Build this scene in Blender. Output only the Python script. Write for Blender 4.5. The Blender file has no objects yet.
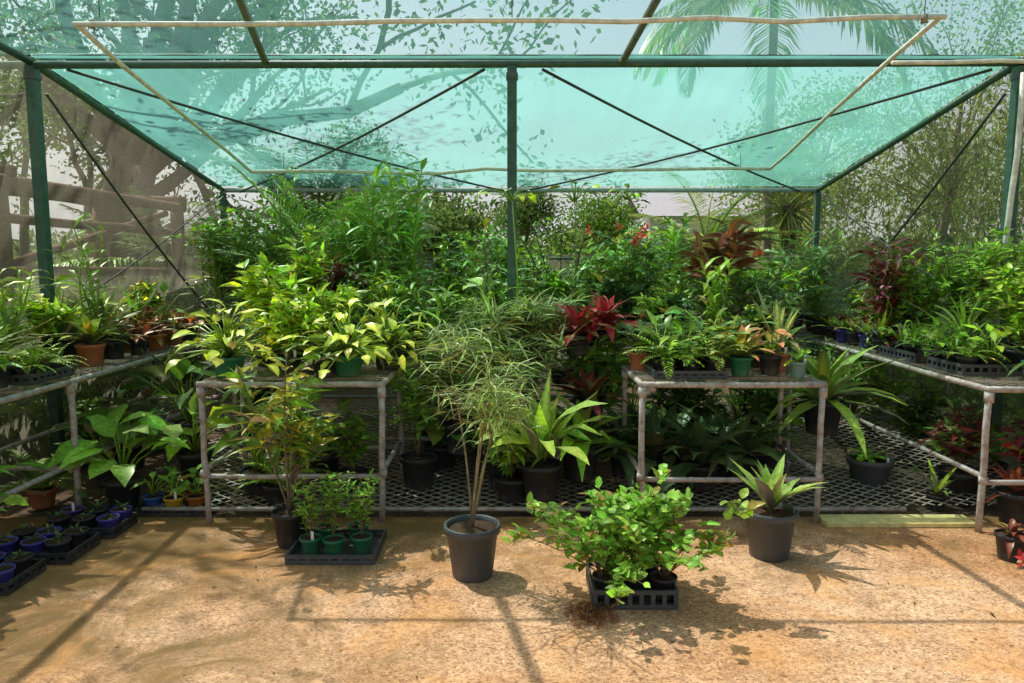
import bpy, math
import numpy as np
from mathutils import Vector
rng = np.random.default_rng(7)
sc = bpy.context.scene
R = math.radians

# ---------------------------------------------------------------- materials
def newmat(name):
    m = bpy.data.materials.new(name); m.use_nodes = True
    nt = m.node_tree
    for n in list(nt.nodes): nt.nodes.remove(n)
    out = nt.nodes.new('ShaderNodeOutputMaterial')
    return m, nt, out
def N(nt, t, **kw):
    n = nt.nodes.new(t)
    for k, v in kw.items():
        if k in n.inputs: n.inputs[k].default_value = v
        else: setattr(n, k, v)
    return n
def ramp(nt, fac, stops):
    r = nt.nodes.new('ShaderNodeValToRGB')
    el = r.color_ramp.elements
    while len(el) < len(stops): el.new(0.5)
    for e, (p, c) in zip(el, stops):
        e.position = p; e.color = (*c, 1) if len(c) == 3 else c
    nt.links.new(fac, r.inputs[0]); return r.outputs[0]
def noise(nt, scale, detail=4, rough=.6, coord='Object', dist=0):
    tc = nt.nodes.new('ShaderNodeTexCoord')
    n = N(nt, 'ShaderNodeTexNoise', Scale=scale, Detail=detail, Roughness=rough, Distortion=dist)
    nt.links.new(tc.outputs[coord], n.inputs['Vector']); return n.outputs['Fac']
def mixc(nt, a, b, fac, mode='MIX'):
    m = nt.nodes.new('ShaderNodeMix'); m.data_type = 'RGBA'; m.blend_type = mode
    for s, v in ((m.inputs[6], a), (m.inputs[7], b)):
        if isinstance(v, tuple): s.default_value = (*v, 1)
        else: nt.links.new(v, s)
    if isinstance(fac, float): m.inputs[0].default_value = fac
    else: nt.links.new(fac, m.inputs[0])
    return m.outputs[2]
def bump(nt, h, strength=.3, dist=.01):
    b = N(nt, 'ShaderNodeBump', Strength=strength, Distance=dist)
    nt.links.new(h, b.inputs['Height']); return b.outputs[0]

def leaf_mat():
    m, nt, out = newmat('leaf')
    at = nt.nodes.new('ShaderNodeAttribute'); at.attribute_name = 'Col'
    nz = noise(nt, 45, 1)
    v = ramp(nt, nz, [(.3, (1.05, 1.1, .8)), (.7, (1.85, 1.85, 1.35))])
    c = mixc(nt, at.outputs['Color'], v, 1.0, 'MULTIPLY')
    p = nt.nodes.new('ShaderNodeBsdfDiffuse'); nt.links.new(c, p.inputs[0])
    t = nt.nodes.new('ShaderNodeBsdfTranslucent')
    tc = mixc(nt, c, (1.45, 1.45, .45), 1.0, 'MULTIPLY')
    nt.links.new(tc, t.inputs[0])
    mx = N(nt, 'ShaderNodeMixShader'); mx.inputs[0].default_value = .42
    nt.links.new(p.outputs[0], mx.inputs[1]); nt.links.new(t.outputs[0], mx.inputs[2])
    g = nt.nodes.new('ShaderNodeBsdfGlossy'); g.inputs['Roughness'].default_value = .33; g.inputs[0].default_value = (.8, .82, .75, 1)
    fr = N(nt, 'ShaderNodeFresnel', IOR=1.36)
    m2 = nt.nodes.new('ShaderNodeMixShader'); nt.links.new(fr.outputs[0], m2.inputs[0])
    nt.links.new(mx.outputs[0], m2.inputs[1]); nt.links.new(g.outputs[0], m2.inputs[2])
    nt.links.new(m2.outputs[0], out.inputs[0]); return m
def tree_leaf_mat():
    m, nt, out = newmat('tree_leaf')
    at = nt.nodes.new('ShaderNodeAttribute'); at.attribute_name = 'Col'
    c = mixc(nt, at.outputs['Color'], (1.2, 1.25, .95), 1.0, 'MULTIPLY')
    p = nt.nodes.new('ShaderNodeBsdfDiffuse'); nt.links.new(c, p.inputs[0])
    t = nt.nodes.new('ShaderNodeBsdfTranslucent'); nt.links.new(c, t.inputs[0])
    mx = N(nt, 'ShaderNodeMixShader'); mx.inputs[0].default_value = .35
    nt.links.new(p.outputs[0], mx.inputs[1]); nt.links.new(t.outputs[0], mx.inputs[2])
    nt.links.new(mx.outputs[0], out.inputs[0]); return m
def attr_mat(name, rough, nscale, lo, hi, spec=.4, bmp=0, metal=0):
    m, nt, out = newmat(name)
    at = nt.nodes.new('ShaderNodeAttribute'); at.attribute_name = 'Col'
    nz = noise(nt, nscale, 4)
    v = ramp(nt, nz, [(.3, (lo,)*3), (.7, (hi, hi*.97, hi*.93))])
    c = mixc(nt, at.outputs['Color'], v, 1.0, 'MULTIPLY')
    p = N(nt, 'ShaderNodeBsdfPrincipled', Roughness=rough, Metallic=metal)
    p.inputs['Specular IOR Level'].default_value = spec
    nt.links.new(c, p.inputs['Base Color'])
    if bmp: nt.links.new(bump(nt, nz, bmp), p.inputs['Normal'])
    nt.links.new(p.outputs[0], out.inputs[0]); return m
def plastic_mat():
    m, nt, out = newmat('pot_plastic')
    at = nt.nodes.new('ShaderNodeAttribute'); at.attribute_name = 'Col'
    tc = nt.nodes.new('ShaderNodeTexCoord'); sx = nt.nodes.new('ShaderNodeSeparateXYZ'); nt.links.new(tc.outputs['Object'], sx.inputs[0])
    mr = N(nt, 'ShaderNodeMapRange'); nt.links.new(sx.outputs[2], mr.inputs[0])
    mr.inputs[1].default_value = .0; mr.inputs[2].default_value = .10; mr.inputs[3].default_value = .24; mr.inputs[4].default_value = 0
    nz = noise(nt, 22, 4, .7)
    ad = nt.nodes.new('ShaderNodeMath'); nt.links.new(mr.outputs[0], ad.inputs[0]); nt.links.new(nz, ad.inputs[1])
    dirt = ramp(nt, ad.outputs[0], [(.58, (0,)*3), (.95, (.5,)*3)])
    c = mixc(nt, at.outputs['Color'], (.20, .15, .11), dirt)
    p = N(nt, 'ShaderNodeBsdfPrincipled', Roughness=.5); p.inputs['Specular IOR Level'].default_value = .4
    nt.links.new(c, p.inputs['Base Color']); nt.links.new(p.outputs[0], out.inputs[0]); return m
def pipe_mat():
    m, nt, out = newmat('weathered_pipe')
    at = nt.nodes.new('ShaderNodeAttribute'); at.attribute_name = 'Col'
    nz = noise(nt, 14, 5, .7)
    rust = ramp(nt, nz, [(.45, (0, 0, 0)), (.66, (.85, .85, .85))])
    v = ramp(nt, noise(nt, 60, 3), [(.3, (.75,)*3), (.7, (1.15,)*3)])
    c = mixc(nt, at.outputs['Color'], v, 1.0, 'MULTIPLY')
    c = mixc(nt, c, (.24, .15, .10), rust)
    p = N(nt, 'ShaderNodeBsdfPrincipled', Roughness=.6, Metallic=.1)
    nt.links.new(c, p.inputs['Base Color']); nt.links.new(bump(nt, nz, .3), p.inputs['Normal'])
    nt.links.new(p.outputs[0], out.inputs[0]); return m
def cloth_mat(name, tint, trans):
    # opening fraction and dust come from the vertex attribute (r = cover, g = tone)
    m, nt, out = newmat(name)
    t1 = nt.nodes.new('ShaderNodeBsdfTransparent'); t1.inputs[0].default_value = (*tint, 1)
    t2 = nt.nodes.new('ShaderNodeBsdfTranslucent')
    at = nt.nodes.new('ShaderNodeAttribute'); at.attribute_name = 'Col'
    sp = nt.nodes.new('ShaderNodeSeparateColor'); nt.links.new(at.outputs['Color'], sp.inputs[0])
    col = mixc(nt, tuple(v*.7 for v in trans), trans, sp.outputs[1]); nt.links.new(col, t2.inputs[0])
    mx = N(nt, 'ShaderNodeMixShader'); nt.links.new(sp.outputs[0], mx.inputs[0])
    nt.links.new(t1.outputs[0], mx.inputs[1]); nt.links.new(t2.outputs[0], mx.inputs[2])
    nt.links.new(mx.outputs[0], out.inputs[0]); return m
def floor_mat():
    m, nt, out = newmat('exposed_aggregate_concrete')
    tc = nt.nodes.new('ShaderNodeTexCoord')
    big = noise(nt, .9, 6, .62, dist=.5); mid = noise(nt, 5, 6, .7)
    base = ramp(nt, big, [(.28, (.44, .22, .105)), (.42, (.64, .36, .195)), (.6, (.76, .49, .32)), (.78, (.66, .40, .25))])
    base = mixc(nt, base, ramp(nt, mid, [(.3, (.66, .60, .54)), (.7, (1.15, 1.12, 1.08))]), .9, 'MULTIPLY')
    vo = N(nt, 'ShaderNodeTexVoronoi', Scale=115.0); nt.links.new(tc.outputs['Object'], vo.inputs['Vector'])
    sp = nt.nodes.new('ShaderNodeSeparateColor'); nt.links.new(vo.outputs['Color'], sp.inputs[0])
    st = ramp(nt, sp.outputs[0], [(0, (.38, .31, .27)), (.2, (.70, .62, .56)), (.4, (1, 1, 1)), (.85, (1.06, 1.04, 1)), (1, (1.5, 1.48, 1.45))])
    base = mixc(nt, base, st, .85, 'MULTIPLY')
    fine = ramp(nt, noise(nt, 28, 5, .75), [(.32, (.60, .54, .48)), (.5, (1, 1, 1)), (.75, (1.12, 1.12, 1.12))])
    base = mixc(nt, base, fine, .85, 'MULTIPLY')
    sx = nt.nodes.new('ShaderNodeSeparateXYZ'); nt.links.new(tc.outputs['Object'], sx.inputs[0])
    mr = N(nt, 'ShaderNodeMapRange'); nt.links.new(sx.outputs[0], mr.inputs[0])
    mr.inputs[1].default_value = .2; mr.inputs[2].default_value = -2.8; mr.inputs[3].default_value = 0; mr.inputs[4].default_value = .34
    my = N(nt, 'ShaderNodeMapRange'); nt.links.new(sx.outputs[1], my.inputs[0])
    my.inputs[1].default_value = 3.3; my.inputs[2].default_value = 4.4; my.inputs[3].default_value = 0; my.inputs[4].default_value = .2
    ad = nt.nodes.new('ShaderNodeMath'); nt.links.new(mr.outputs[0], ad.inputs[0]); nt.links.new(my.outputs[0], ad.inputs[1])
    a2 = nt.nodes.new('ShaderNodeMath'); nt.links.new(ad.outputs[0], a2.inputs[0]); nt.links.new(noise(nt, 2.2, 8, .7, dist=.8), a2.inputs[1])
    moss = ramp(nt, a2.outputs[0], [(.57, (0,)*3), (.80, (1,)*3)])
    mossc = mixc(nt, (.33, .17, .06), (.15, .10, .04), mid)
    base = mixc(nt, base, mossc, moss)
    orange = ramp(nt, noise(nt, 1.7, 5, .6, dist=1.2), [(.52, (0,)*3), (.68, (.7,)*3)])
    base = mixc(nt, base, mixc(nt, (.70, .33, .115), fine, .8, 'MULTIPLY'), orange)
    p = N(nt, 'ShaderNodeBsdfPrincipled', Roughness=.85)
    p.inputs['Specular IOR Level'].default_value = .25
    nt.links.new(base, p.inputs['Base Color'])
    h = mixc(nt, vo.outputs['Distance'], mid, .4)
    nt.links.new(bump(nt, h, .6, .01), p.inputs['Normal'])
    nt.links.new(p.outputs[0], out.inputs[0]); return m
def ground_mat(name, stops, scale):
    m, nt, out = newmat(name)
    nz = noise(nt, scale, 7, .7, dist=.4)
    c = ramp(nt, nz, stops)
    c = mixc(nt, c, ramp(nt, noise(nt, scale*12, 4), [(.3, (.6,)*3), (.7, (1.2,)*3)]), .8, 'MULTIPLY')
    p = N(nt, 'ShaderNodeBsdfPrincipled', Roughness=.95)
    nt.links.new(c, p.inputs['Base Color']); nt.links.new(bump(nt, nz, .8, .05), p.inputs['Normal'])
    nt.links.new(p.outputs[0], out.inputs[0]); return m

LEAF = leaf_mat()
PLAST = plastic_mat()
SOIL = attr_mat('potting_soil', .95, 80, .45, 1.5, .1, .8)
BARK = attr_mat('bark', .85, 30, .55, 1.35, .2, .6)
PIPE = pipe_mat()
PAINT = attr_mat('painted_metal', .5, 18, .65, 1.2, .4, .1)
MATS = [LEAF, PLAST, SOIL, BARK, PIPE, PAINT, tree_leaf_mat()]
L_, PL, SO, BK, PI, PA, TL = range(7)

# ---------------------------------------------------------------- mesh builder (all quads)
def nrm(a):
    a = np.asarray(a, float)
    return a/np.maximum(np.linalg.norm(a, axis=-1, keepdims=True), 1e-9)
class MB:
    def __init__(s): s.V=[]; s.F=[]; s.C=[]; s.M=[]; s.S=[]; s.n=0
    def add(s, v, f, c, mat, smooth=True):
        v = np.asarray(v, float).reshape(-1, 3); f = np.asarray(f, int).reshape(-1, 4)
        c = np.asarray(c, float)
        if c.ndim == 1: c = np.tile(c, (len(v), 1))
        s.V.append(v); s.F.append(f+s.n); s.C.append(c.reshape(-1, 3))
        s.M.append(np.full(len(f), mat)); s.S.append(np.full(len(f), smooth)); s.n += len(v)
    def obj(s, name, loc=(0, 0, 0), mats=None, parent=None):
        V = np.concatenate(s.V); F = np.concatenate(s.F); C = np.clip(np.concatenate(s.C), 0, 1)
        me = bpy.data.meshes.new(name)
        me.vertices.add(len(V)); me.vertices.foreach_set('co', V.astype(np.float32).ravel())
        me.loops.add(len(F)*4); me.loops.foreach_set('vertex_index', F.astype(np.int32).ravel())
        me.polygons.add(len(F)); me.polygons.foreach_set('loop_start', (np.arange(len(F))*4).astype(np.int32))
        me.polygons.foreach_set('material_index', np.concatenate(s.M).astype(np.int32))
        me.polygons.foreach_set('use_smooth', np.concatenate(s.S).astype(bool))
        me.update(calc_edges=True)
        a = me.color_attributes.new('Col', 'FLOAT_COLOR', 'POINT')
        a.data.foreach_set('color', np.hstack([C, np.ones((len(C), 1))]).astype(np.float32).ravel())
        for m in (mats or MATS): me.materials.append(m)
        o = bpy.data.objects.new(name, me); sc.collection.objects.link(o); o.location = loc
        if parent: o.parent = parent
        return o
def grid_faces(nu, nv, wrap=False):
    f = []
    for i in range(nu-1):
        for j in range(nv if wrap else nv-1):
            f.append((i*nv+j, i*nv+(j+1) % nv, (i+1)*nv+(j+1) % nv, (i+1)*nv+j))
    return f
def tube(mb, pts, rad, col, mat=BK, n=6):
    pts = np.asarray(pts, float); K = len(pts)
    rad = np.broadcast_to(rad, K)
    t = np.zeros_like(pts); t[1:-1] = pts[2:]-pts[:-2]; t[0] = pts[1]-pts[0]; t[-1] = pts[-1]-pts[-2]
    t = nrm(t); ref = np.array([0, 0, 1.]) if abs(t[0][2]) < .9 else np.array([1., 0, 0])
    a = nrm(np.cross(t, ref)); b = np.cross(t, a)
    an = np.arange(n)*2*math.pi/n
    V = pts[:, None]+rad[:, None, None]*(np.cos(an)[None, :, None]*a[:, None]+np.sin(an)[None, :, None]*b[:, None])
    V = np.concatenate([pts[:1, None]+0*V[:1]+1e-4*(V[:1]-pts[:1, None]), V, pts[-1:, None]+1e-4*(V[-1:]-pts[-1:, None])])
    mb.add(V, grid_faces(K+2, n, True), col, mat)
def lathe(mb, prof, col, mat, n=18, c=(0, 0, 0)):
    an = np.arange(n)*2*math.pi/n
    V = np.array([[(c[0]+r*math.cos(t), c[1]+r*math.sin(t), c[2]+z) for t in an] for r, z in prof])
    mb.add(V, grid_faces(len(prof), n, True), col, mat)
def box(mb, x0, x1, y0, y1, z0, z1, col, mat):
    v = [(x, y, z) for x in (x0, x1) for y in (y0, y1) for z in (z0, z1)]
    f = [(0, 1, 3, 2), (4, 6, 7, 5), (0, 4, 5, 1), (2, 3, 7, 6), (0, 2, 6, 4), (1, 5, 7, 3)]
    mb.add(v, f, col, mat, False)

PR = dict(ovate=[.08, .75, 1, .85, .5, .02], strap=[.6, .9, 1, .9, .6, .02], lance=[.15, .75, 1, .7, .35, .02],
          small=[.1, 1, .75, .02], thin=[.5, 1, .6, .02], round=[.2, .85, 1, .7, .05], lin2=[.5, 1, .03])
def jit(col, n, s=.26, h=.09):
    return np.asarray(col)*np.exp(rng.normal(0, s, (n, 1)))*np.exp(rng.normal(0, h, (n, 3)))
def leaves(mb, base, d, L, W, droop, col, prof='ovate', mid=None, fold=.2, roll=.35, old=.03, tipc=None):
    base = np.asarray(base, float).reshape(-1, 3); n = len(base)
    if n == 0: return
    d = nrm(np.broadcast_to(d, (n, 3))); L = np.broadcast_to(L, n).astype(float); W = np.broadcast_to(W, n); droop = np.broadcast_to(droop, n)
    side = np.cross(d, [0, 0, 1.]); bad = np.linalg.norm(side, axis=1) < .05
    side[bad] = rng.normal(size=(bad.sum(), 3))*[1, 1, 0]; side = nrm(side); up = nrm(np.cross(side, d))
    r = rng.normal(0, roll, n)[:, None]; s2 = side*np.cos(r)+up*np.sin(r)
    p = np.array(PR[prof]); S = len(p)-1
    P = [base]; NV = [up]
    for i in range(1, S+1):
        a = (droop*(i-.5)/S)[:, None]
        P.append(P[-1]+(d*np.cos(a)-up*np.sin(a))*(L/S)[:, None]); NV.append(up*np.cos(a)+d*np.sin(a))
    P = np.stack(P, 1); NV = np.stack(NV, 1)
    w = (W[:, None]*.5*p[None])[:, :, None]
    wob = 1+rng.normal(0, .12, (n, S+1, 1))
    lat = s2[:, None]*w*wob; li = NV*w*(fold+rng.normal(0, .12, (n, S+1, 1)))
    V = np.stack([P-lat+li, P, P+lat+li], 2)
    idx = np.arange(n)[:, None, None]*(S+1)*3+np.arange(S)[None, :, None]*3+np.arange(2)[None, None]
    F = np.stack([idx, idx+1, idx+4, idx+3], -1)
    c = jit(col, n) if np.asarray(col).ndim == 1 else np.asarray(col)
    o = rng.random(n) < old; c = c.copy(); c[o] = jit((.28, .19, .05), o.sum())
    m = c*1.3 if mid is None else jit(mid, n)
    if mid is not None: m[o] = c[o]
    C = np.stack([c, m, c], 1)[:, None].repeat(S+1, 1)
    if tipc is not None:
        tt = (np.arange(S+1)/S)[None, :, None, None]**2
        C = C*(1-tt)+np.asarray(tipc)*tt
    mb.add(V, F, C, L_)
def cards(mb, base, L, W, col, d=None, down=0., s=.2):
    n = len(base); d = rng.normal(size=(n, 3)) if d is None else d
    d = nrm(d+np.array([0, 0, -down])); s_ = nrm(np.cross(d, rng.normal(size=(n, 3))))
    L = (L*np.exp(rng.normal(0, .25, n)))[:, None]; W = (W*np.exp(rng.normal(0, .25, n)))[:, None]*.5
    V = np.stack([base, base+d*L*.45+s_*W, base+d*L, base+d*L*.45-s_*W], 1)
    mb.add(V, np.arange(n*4).reshape(-1, 4), np.repeat(jit(col, n, s) if np.asarray(col).ndim == 1 else col, 4, 0), TL, False)

# ---------------------------------------------------------------- colours
YG=(.46,.51,.045); LG=(.23,.35,.045); MG=(.11,.205,.033); DG=(.045,.10,.028); GG=(.14,.21,.10)
RED=(.30,.022,.035); BUR=(.11,.02,.03); BRZ=(.16,.055,.03); PINK=(.45,.11,.11)
BLACK=(.028,.03,.034); TERRA=(.42,.14,.055); GRN=(.02,.17,.08); PURP=(.07,.06,.34); YEL=(.6,.38,.03); GREY=(.07,.078,.085)
ORG=(.48,.15,.03); BLUE=(.03,.1,.35)
SOILC=(.07,.045,.03)
def pot(mb, r, h, col=BLACK, c=(0, 0, 0)):
    lathe(mb, [(.001, 0), (r*.74, 0), (r*.76, .01), (r*.95, h*.84), (r*1.05, h*.85), (r*1.07, h*.99), (r*1.03, h), (r*.97, h*.99), (r*.94, h*.9)], col, PL, 20, c)
    lathe(mb, [(r*.945, h*.9), (r*.5, h*.93), (.001, h*.95)], SOILC, SO, 14, c)
def tag(mb, x, y, z, col=(.75, .75, .72)):
    box(mb, x-.008, x+.008, y, y+.0015, z, z+.06, col, PL)
def dirs(n, e0, e1, az=None):
    az = rng.random(n)*2*math.pi if az is None else az
    el = np.radians(rng.uniform(e0, e1, n))
    return np.stack([np.cos(az)*np.cos(el), np.sin(az)*np.cos(el), np.sin(el)], 1)
def rosette(mb, c, n, L, W, col, e=(25, 85), droop=(.5, 1.5), prof='strap', mid=None, fold=.35, tipc=None):
    az = np.arange(n)*2.399+rng.random()*6+rng.normal(0, .2, n); t = np.linspace(0, 1, n)
    el = np.radians(e[0]+(e[1]-e[0])*t+rng.normal(0, 8, n))
    d = np.stack([np.cos(az)*np.cos(el), np.sin(az)*np.cos(el), np.sin(el)], 1)
    leaves(mb, np.array(c)+d*.012, d, L*(1-.3*t)*rng.uniform(.75, 1.15, n), W*rng.uniform(.85, 1.1, n),
           rng.uniform(*droop, n), col, prof, mid, fold, .16, tipc=tipc)
def broad(mb, c, n, H, L, W, col, mid=None, e=(35, 85), droop=(.4, 1.1), prof='ovate', stem=LG):
    c = np.array(c); d = dirs(n, *e, az=np.arange(n)*2.399+rng.random()*6)
    h = H*rng.uniform(.35, 1, n)
    B = []
    for i in range(n):
        p0 = c+d[i]*.01; p2 = c+d[i]*h[i]+[0, 0, -.12*h[i]]; p1 = c+d[i]*h[i]*.5+[0, 0, .06*h[i]]
        tube(mb, [p0, p1, p2], [.006, .005, .004], stem, L_, 4); B.append(p2)
    dd = d*[1, 1, .2]+rng.normal(0, .12, (n, 3))
    leaves(mb, B, dd, L*rng.uniform(.65, 1.15, n), W*rng.uniform(.75, 1.1, n), rng.uniform(*droop, n), col, prof, mid, .18, .35)
def bush(mb, c, H, Rr, ns, per, L, W, col, mid=None, prof='small', droop=(.2, .9), stemr=.006, lean=.0, low=.25, mixcol=None, bark=(.16, .12, .07), sub=3):
    c = np.array(c, float); B = []; D = []
    for i in range(ns):
        az = rng.random()*6.283; rr = Rr*math.sqrt(rng.random())
        top = c+[rr*math.cos(az)+lean, rr*math.sin(az), H*rng.uniform(.6, 1.05)*(1-.25*(rr/Rr)**2)]
        k = 7; t = np.linspace(0, 1, k)[:, None]
        ctrl = c+(top-c)*[.25, .25, .6]+rng.normal(0, .03, 3)
        pts = (1-t)**2*c+2*t*(1-t)*ctrl+t*t*top
        tube(mb, pts, np.linspace(stemr, stemr*.35, k), bark, BK, 5)
        paths = [pts]
        for j in range(sub):
            q = pts[rng.integers(max(2, int(low*k)), k-1)]; e = q+nrm(rng.normal(size=3)*[1, 1, .5]+[0, 0, .4])*H*.22*rng.uniform(.6, 1.3)
            sp = np.stack([q, (q+e)/2+[0, 0, .01], e]); tube(mb, sp, [stemr*.4, stemr*.3, stemr*.2], bark, BK, 4); paths.append(sp)
        for ph in paths:
            m = per if len(ph) > 3 else max(3, per//2)
            u = rng.uniform(low if len(ph) > 3 else 0, 1, m)*(len(ph)-1); a = np.minimum(u.astype(int), len(ph)-2); f = (u-a)[:, None]
            B.append(ph[a]*(1-f)+ph[a+1]*f)
            dd = rng.normal(size=(m, 3)); dd[:, 2] = np.abs(dd[:, 2])*.5+.1; D.append(dd)
    B = np.concatenate(B); D = np.concatenate(D); n = len(B)
    cc = jit(col, n)
    if mixcol is not None:
        k = rng.random(n) < .4; cc[k] = jit(mixcol, k.sum())
    leaves(mb, B, D, L*np.exp(rng.normal(0, .25, n)), W*np.exp(rng.normal(0, .2, n)), rng.uniform(*droop, n), cc, prof, mid, .25, .5)
def frond(mb, base, d, L, droop, npn, pl, pw, col, pdroop=.5, stem=LG, vee=.25, r=.006):
    base = np.array(base, float); d = nrm(d); side = nrm(np.cross(d, [0, 0, 1.]+rng.normal(0, .02, 3))); up = np.cross(side, d)
    K = 10; P = [base]; T = []
    for i in range(K):
        a = droop*(i+.5)/K; t = d*math.cos(a)-up*math.sin(a); T.append(t); P.append(P[-1]+t*L/K)
    P = np.array(P); T.append(T[-1]); T = np.array(T)
    tube(mb, P, np.linspace(r, r*.25, K+1), stem, L_, 4)
    u = np.linspace(.12, .99, npn)*K; a = np.minimum(u.astype(int), K-1); f = (u-a)[:, None]
    B = P[a]*(1-f)+P[a+1]*f; t = T[a]; s = u/K
    ln = pl*np.sin(np.clip(s*.9+.12, 0, 1)*math.pi)**.6
    nv = nrm(np.cross(np.tile(side, (npn, 1)), t))
    for sg in (1, -1):
        dd = side*sg+t*(.45+.5*s[:, None])+nv*vee+rng.normal(0, .06, (npn, 3))
        leaves(mb, B, dd, ln*rng.uniform(.9, 1.1, npn), pw, pdroop, col, 'lin2', None, .2, .15)
def fern(mb, c, n, L, col, pl=.06, pw=.012, e=(25, 75), npn=20, droop=(.8, 1.6)):
    for i in range(n):
        d = dirs(1, *e, az=np.array([i*2.399+rng.random()*.3]))[0]
        frond(mb, c, d, L*rng.uniform(.75, 1.1), rng.uniform(*droop), npn, pl, pw, jit(col, 1)[0], r=.003)
def cane(mb, c, n, H, L, W, col, spread=.15, per=16, mid=None):
    c = np.array(c, float)
    for i in range(n):
        top = c+[rng.normal(0, spread), rng.normal(0, spread), H*rng.uniform(.7, 1.05)]
        t = np.linspace(0, 1, 7)[:, None]; pts = c+(top-c)*t+[0, 0, 0]; pts[:, :2] += (t**2-t)*rng.normal(0, .15, 2)
        tube(mb, pts, np.linspace(.009, .004, 7), LG, L_, 5)
        u = np.linspace(.2, 1, per)*6; a = np.minimum(u.astype(int), 5); f = (u-a)[:, None]
        B = pts[a]*(1-f)+pts[a+1]*f; az = np.arange(per)*math.pi+rng.normal(0, .6, per)+rng.random()*6
        leaves(mb, B, dirs(per, 15, 60, az), L*rng.uniform(.7, 1.1, per), W, rng.uniform(.5, 1.5, per), col, 'lance', mid, .3, .3)

def P(name, x, y, z, fn, pr=.09, ph=.14, pc=BLACK, tg=.15):
    mb = MB(); pot(mb, pr, ph, pc)
    fn(mb, (0, 0, ph*.93))
    if rng.random() < tg: tag(mb, pr*.5, -pr*.7, ph*.85)
    o = mb.obj(name, (x, y, z)); o.rotation_euler = (0, 0, rng.random()*.4-.2)
    return o
GREENS = [LG, MG, MG, (.17, .28, .04), (.31, .42, .05), DG, GG, YG]
def rndplant(x, y, z, h, w=.24, kinds='bbbcfdrs', pal=None, pc=None):
    k = kinds[rng.integers(len(kinds))]; pal = pal or GREENS; col = pal[rng.integers(len(pal))]
    pc = pc or [BLACK, BLACK, BLACK, GREY, TERRA, GRN][rng.integers(6)]
    s = h/.5; a = (x, y, z); kw = dict(pr=.085, ph=.12, pc=pc)
    if k == 'b':
        L = rng.uniform(.05, .11); W = L*rng.uniform(.3, .5); mc = [LG, YG, MG, None][rng.integers(4)]
        P('leafy_shrub', *a, lambda mb, c: bush(mb, c, h*.9, w, 11, 25, L, W, col, prof=['small', 'lance', 'round'][rng.integers(3)], mixcol=mc, low=.15), **kw)
    elif k == 'c': P('cane_plant', *a, lambda mb, c: cane(mb, c, 6, h, .20, .04, col, w*.5, 14), **kw)
    elif k == 'f': P('potted_fern', *a, lambda mb, c: fern(mb, c, 14, h*1.0, col, .08*s**.5, .016, (30, 85), 20), **kw)
    elif k == 'd': P('potted_dieffenbachia', *a, lambda mb, c: broad(mb, c, 18, h*.85, .18, .075, col, tuple(min(1, v*1.5) for v in col), e=(25, 88)), **kw)
    elif k == 'r': P('potted_bromeliad', *a, lambda mb, c: rosette(mb, c, 22, h*.8, .045, col, (8, 85), (.3, 1.2), tipc=[None, PINK, YG][rng.integers(3)]), **kw)
    elif k == 's': P('strap_leaf_plant', *a, lambda mb, c: rosette(mb, c, 30, h*1.1, .022, col, (35, 88), (.5, 1.7)), **kw)
    elif k == 'x': P('croton_shrub', *a, lambda mb, c: bush(mb, c, h*.9, w, 8, 20, .11, .035, [BUR, BRZ][rng.integers(2)], prof='lance', mixcol=[MG, LG, YG][rng.integers(3)], low=.2), **kw)

# ---------------------------------------------------------------- ground
def sheet(name, x0, x1, y0, y1, z, mat, nx=2, ny=2):
    mb = MB(); X, Y = np.meshgrid(np.linspace(x0, x1, nx), np.linspace(y0, y1, ny), indexing='ij')
    mb.add(np.stack([X, Y, X*0+z], -1), grid_faces(nx, ny), (1, 1, 1), 0); return mb.obj(name, mats=[mat])
GM = ground_mat('grass_and_dirt', [(.3, (.14, .11, .055)), (.5, (.11, .15, .045)), (.7, (.2, .25, .08))], 1.1)
SM = ground_mat('bed_soil', [(.3, (.08, .05, .03)), (.6, (.16, .10, .06)), (.8, (.26, .17, .11))], 3)
sheet('ground', -400, 400, -60, 900, -.03, GM)
sheet('soil_bed', -3.9, 4.1, 4.42, 9.3, -.004, SM)
sheet('concrete_floor', -6.5, 6.5, -3, 4.45, .004, floor_mat())

# ---------------------------------------------------------------- shade house frame
XL, XR, YF, YB, ZF, ZB = -3.45, 3.65, 5.5, 8.97, 3.0, 2.41
GREENP = (.055, .125, .085); DARKP = (.05, .06, .055); WHITEP = (.8, .77, .68)
root = bpy.data.objects.new('shade_house', None); sc.collection.objects.link(root)
def roofz(y): return ZF+.08*(YF-y) if y < YF else ZF+(ZB-ZF)*(y-YF)/(YB-YF)
mb = MB()
def bar(a, b, r, col=GREENP, mat=PA, n=8): tube(mb, [a, tuple((np.array(a)+b)/2), b], r, col, mat, n)
YN = -1.0
for x in (XL, 0.0, XR):
    box(mb, x-.035, x+.035, YF-.035, YF+.035, -.05, ZF-.03, GREENP, PA)
    box(mb, x-.03, x+.03, YB-.03, YB+.03, -.05, ZB-.02, GREENP, PA)
for x in (XL, XR):
    box(mb, x-.035, x+.035, YN, YN+.07, -.05, roofz(YN)-.03, GREENP, PA)
bar((XL-.5, YF, ZF-.02), (XR+.5, YF, ZF), .028)
bar((XL, YF+.07, ZF+.06), (XR, YF+.07, ZF+.05), .02)
bar((XL, YB, ZB), (XR, YB, ZB), .028, (.45, .5, .46))
for x in (XL, XR):
    bar((x, YF, ZF), (x, YB, ZB), .028); bar((x, YF, ZF), (x, YN, roofz(YN)), .028)
bar((XL, YN, roofz(YN)), (XR, YN, roofz(YN)), .03)
sx = lambda x5, x4, y: x5+(x4-x5)*(YF-y)/1.03
bar((-1.77, YF, ZF), (sx(-1.77, -1.57, YN), YN, roofz(YN)-.03), .026, (.22, .2, .16))
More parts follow.
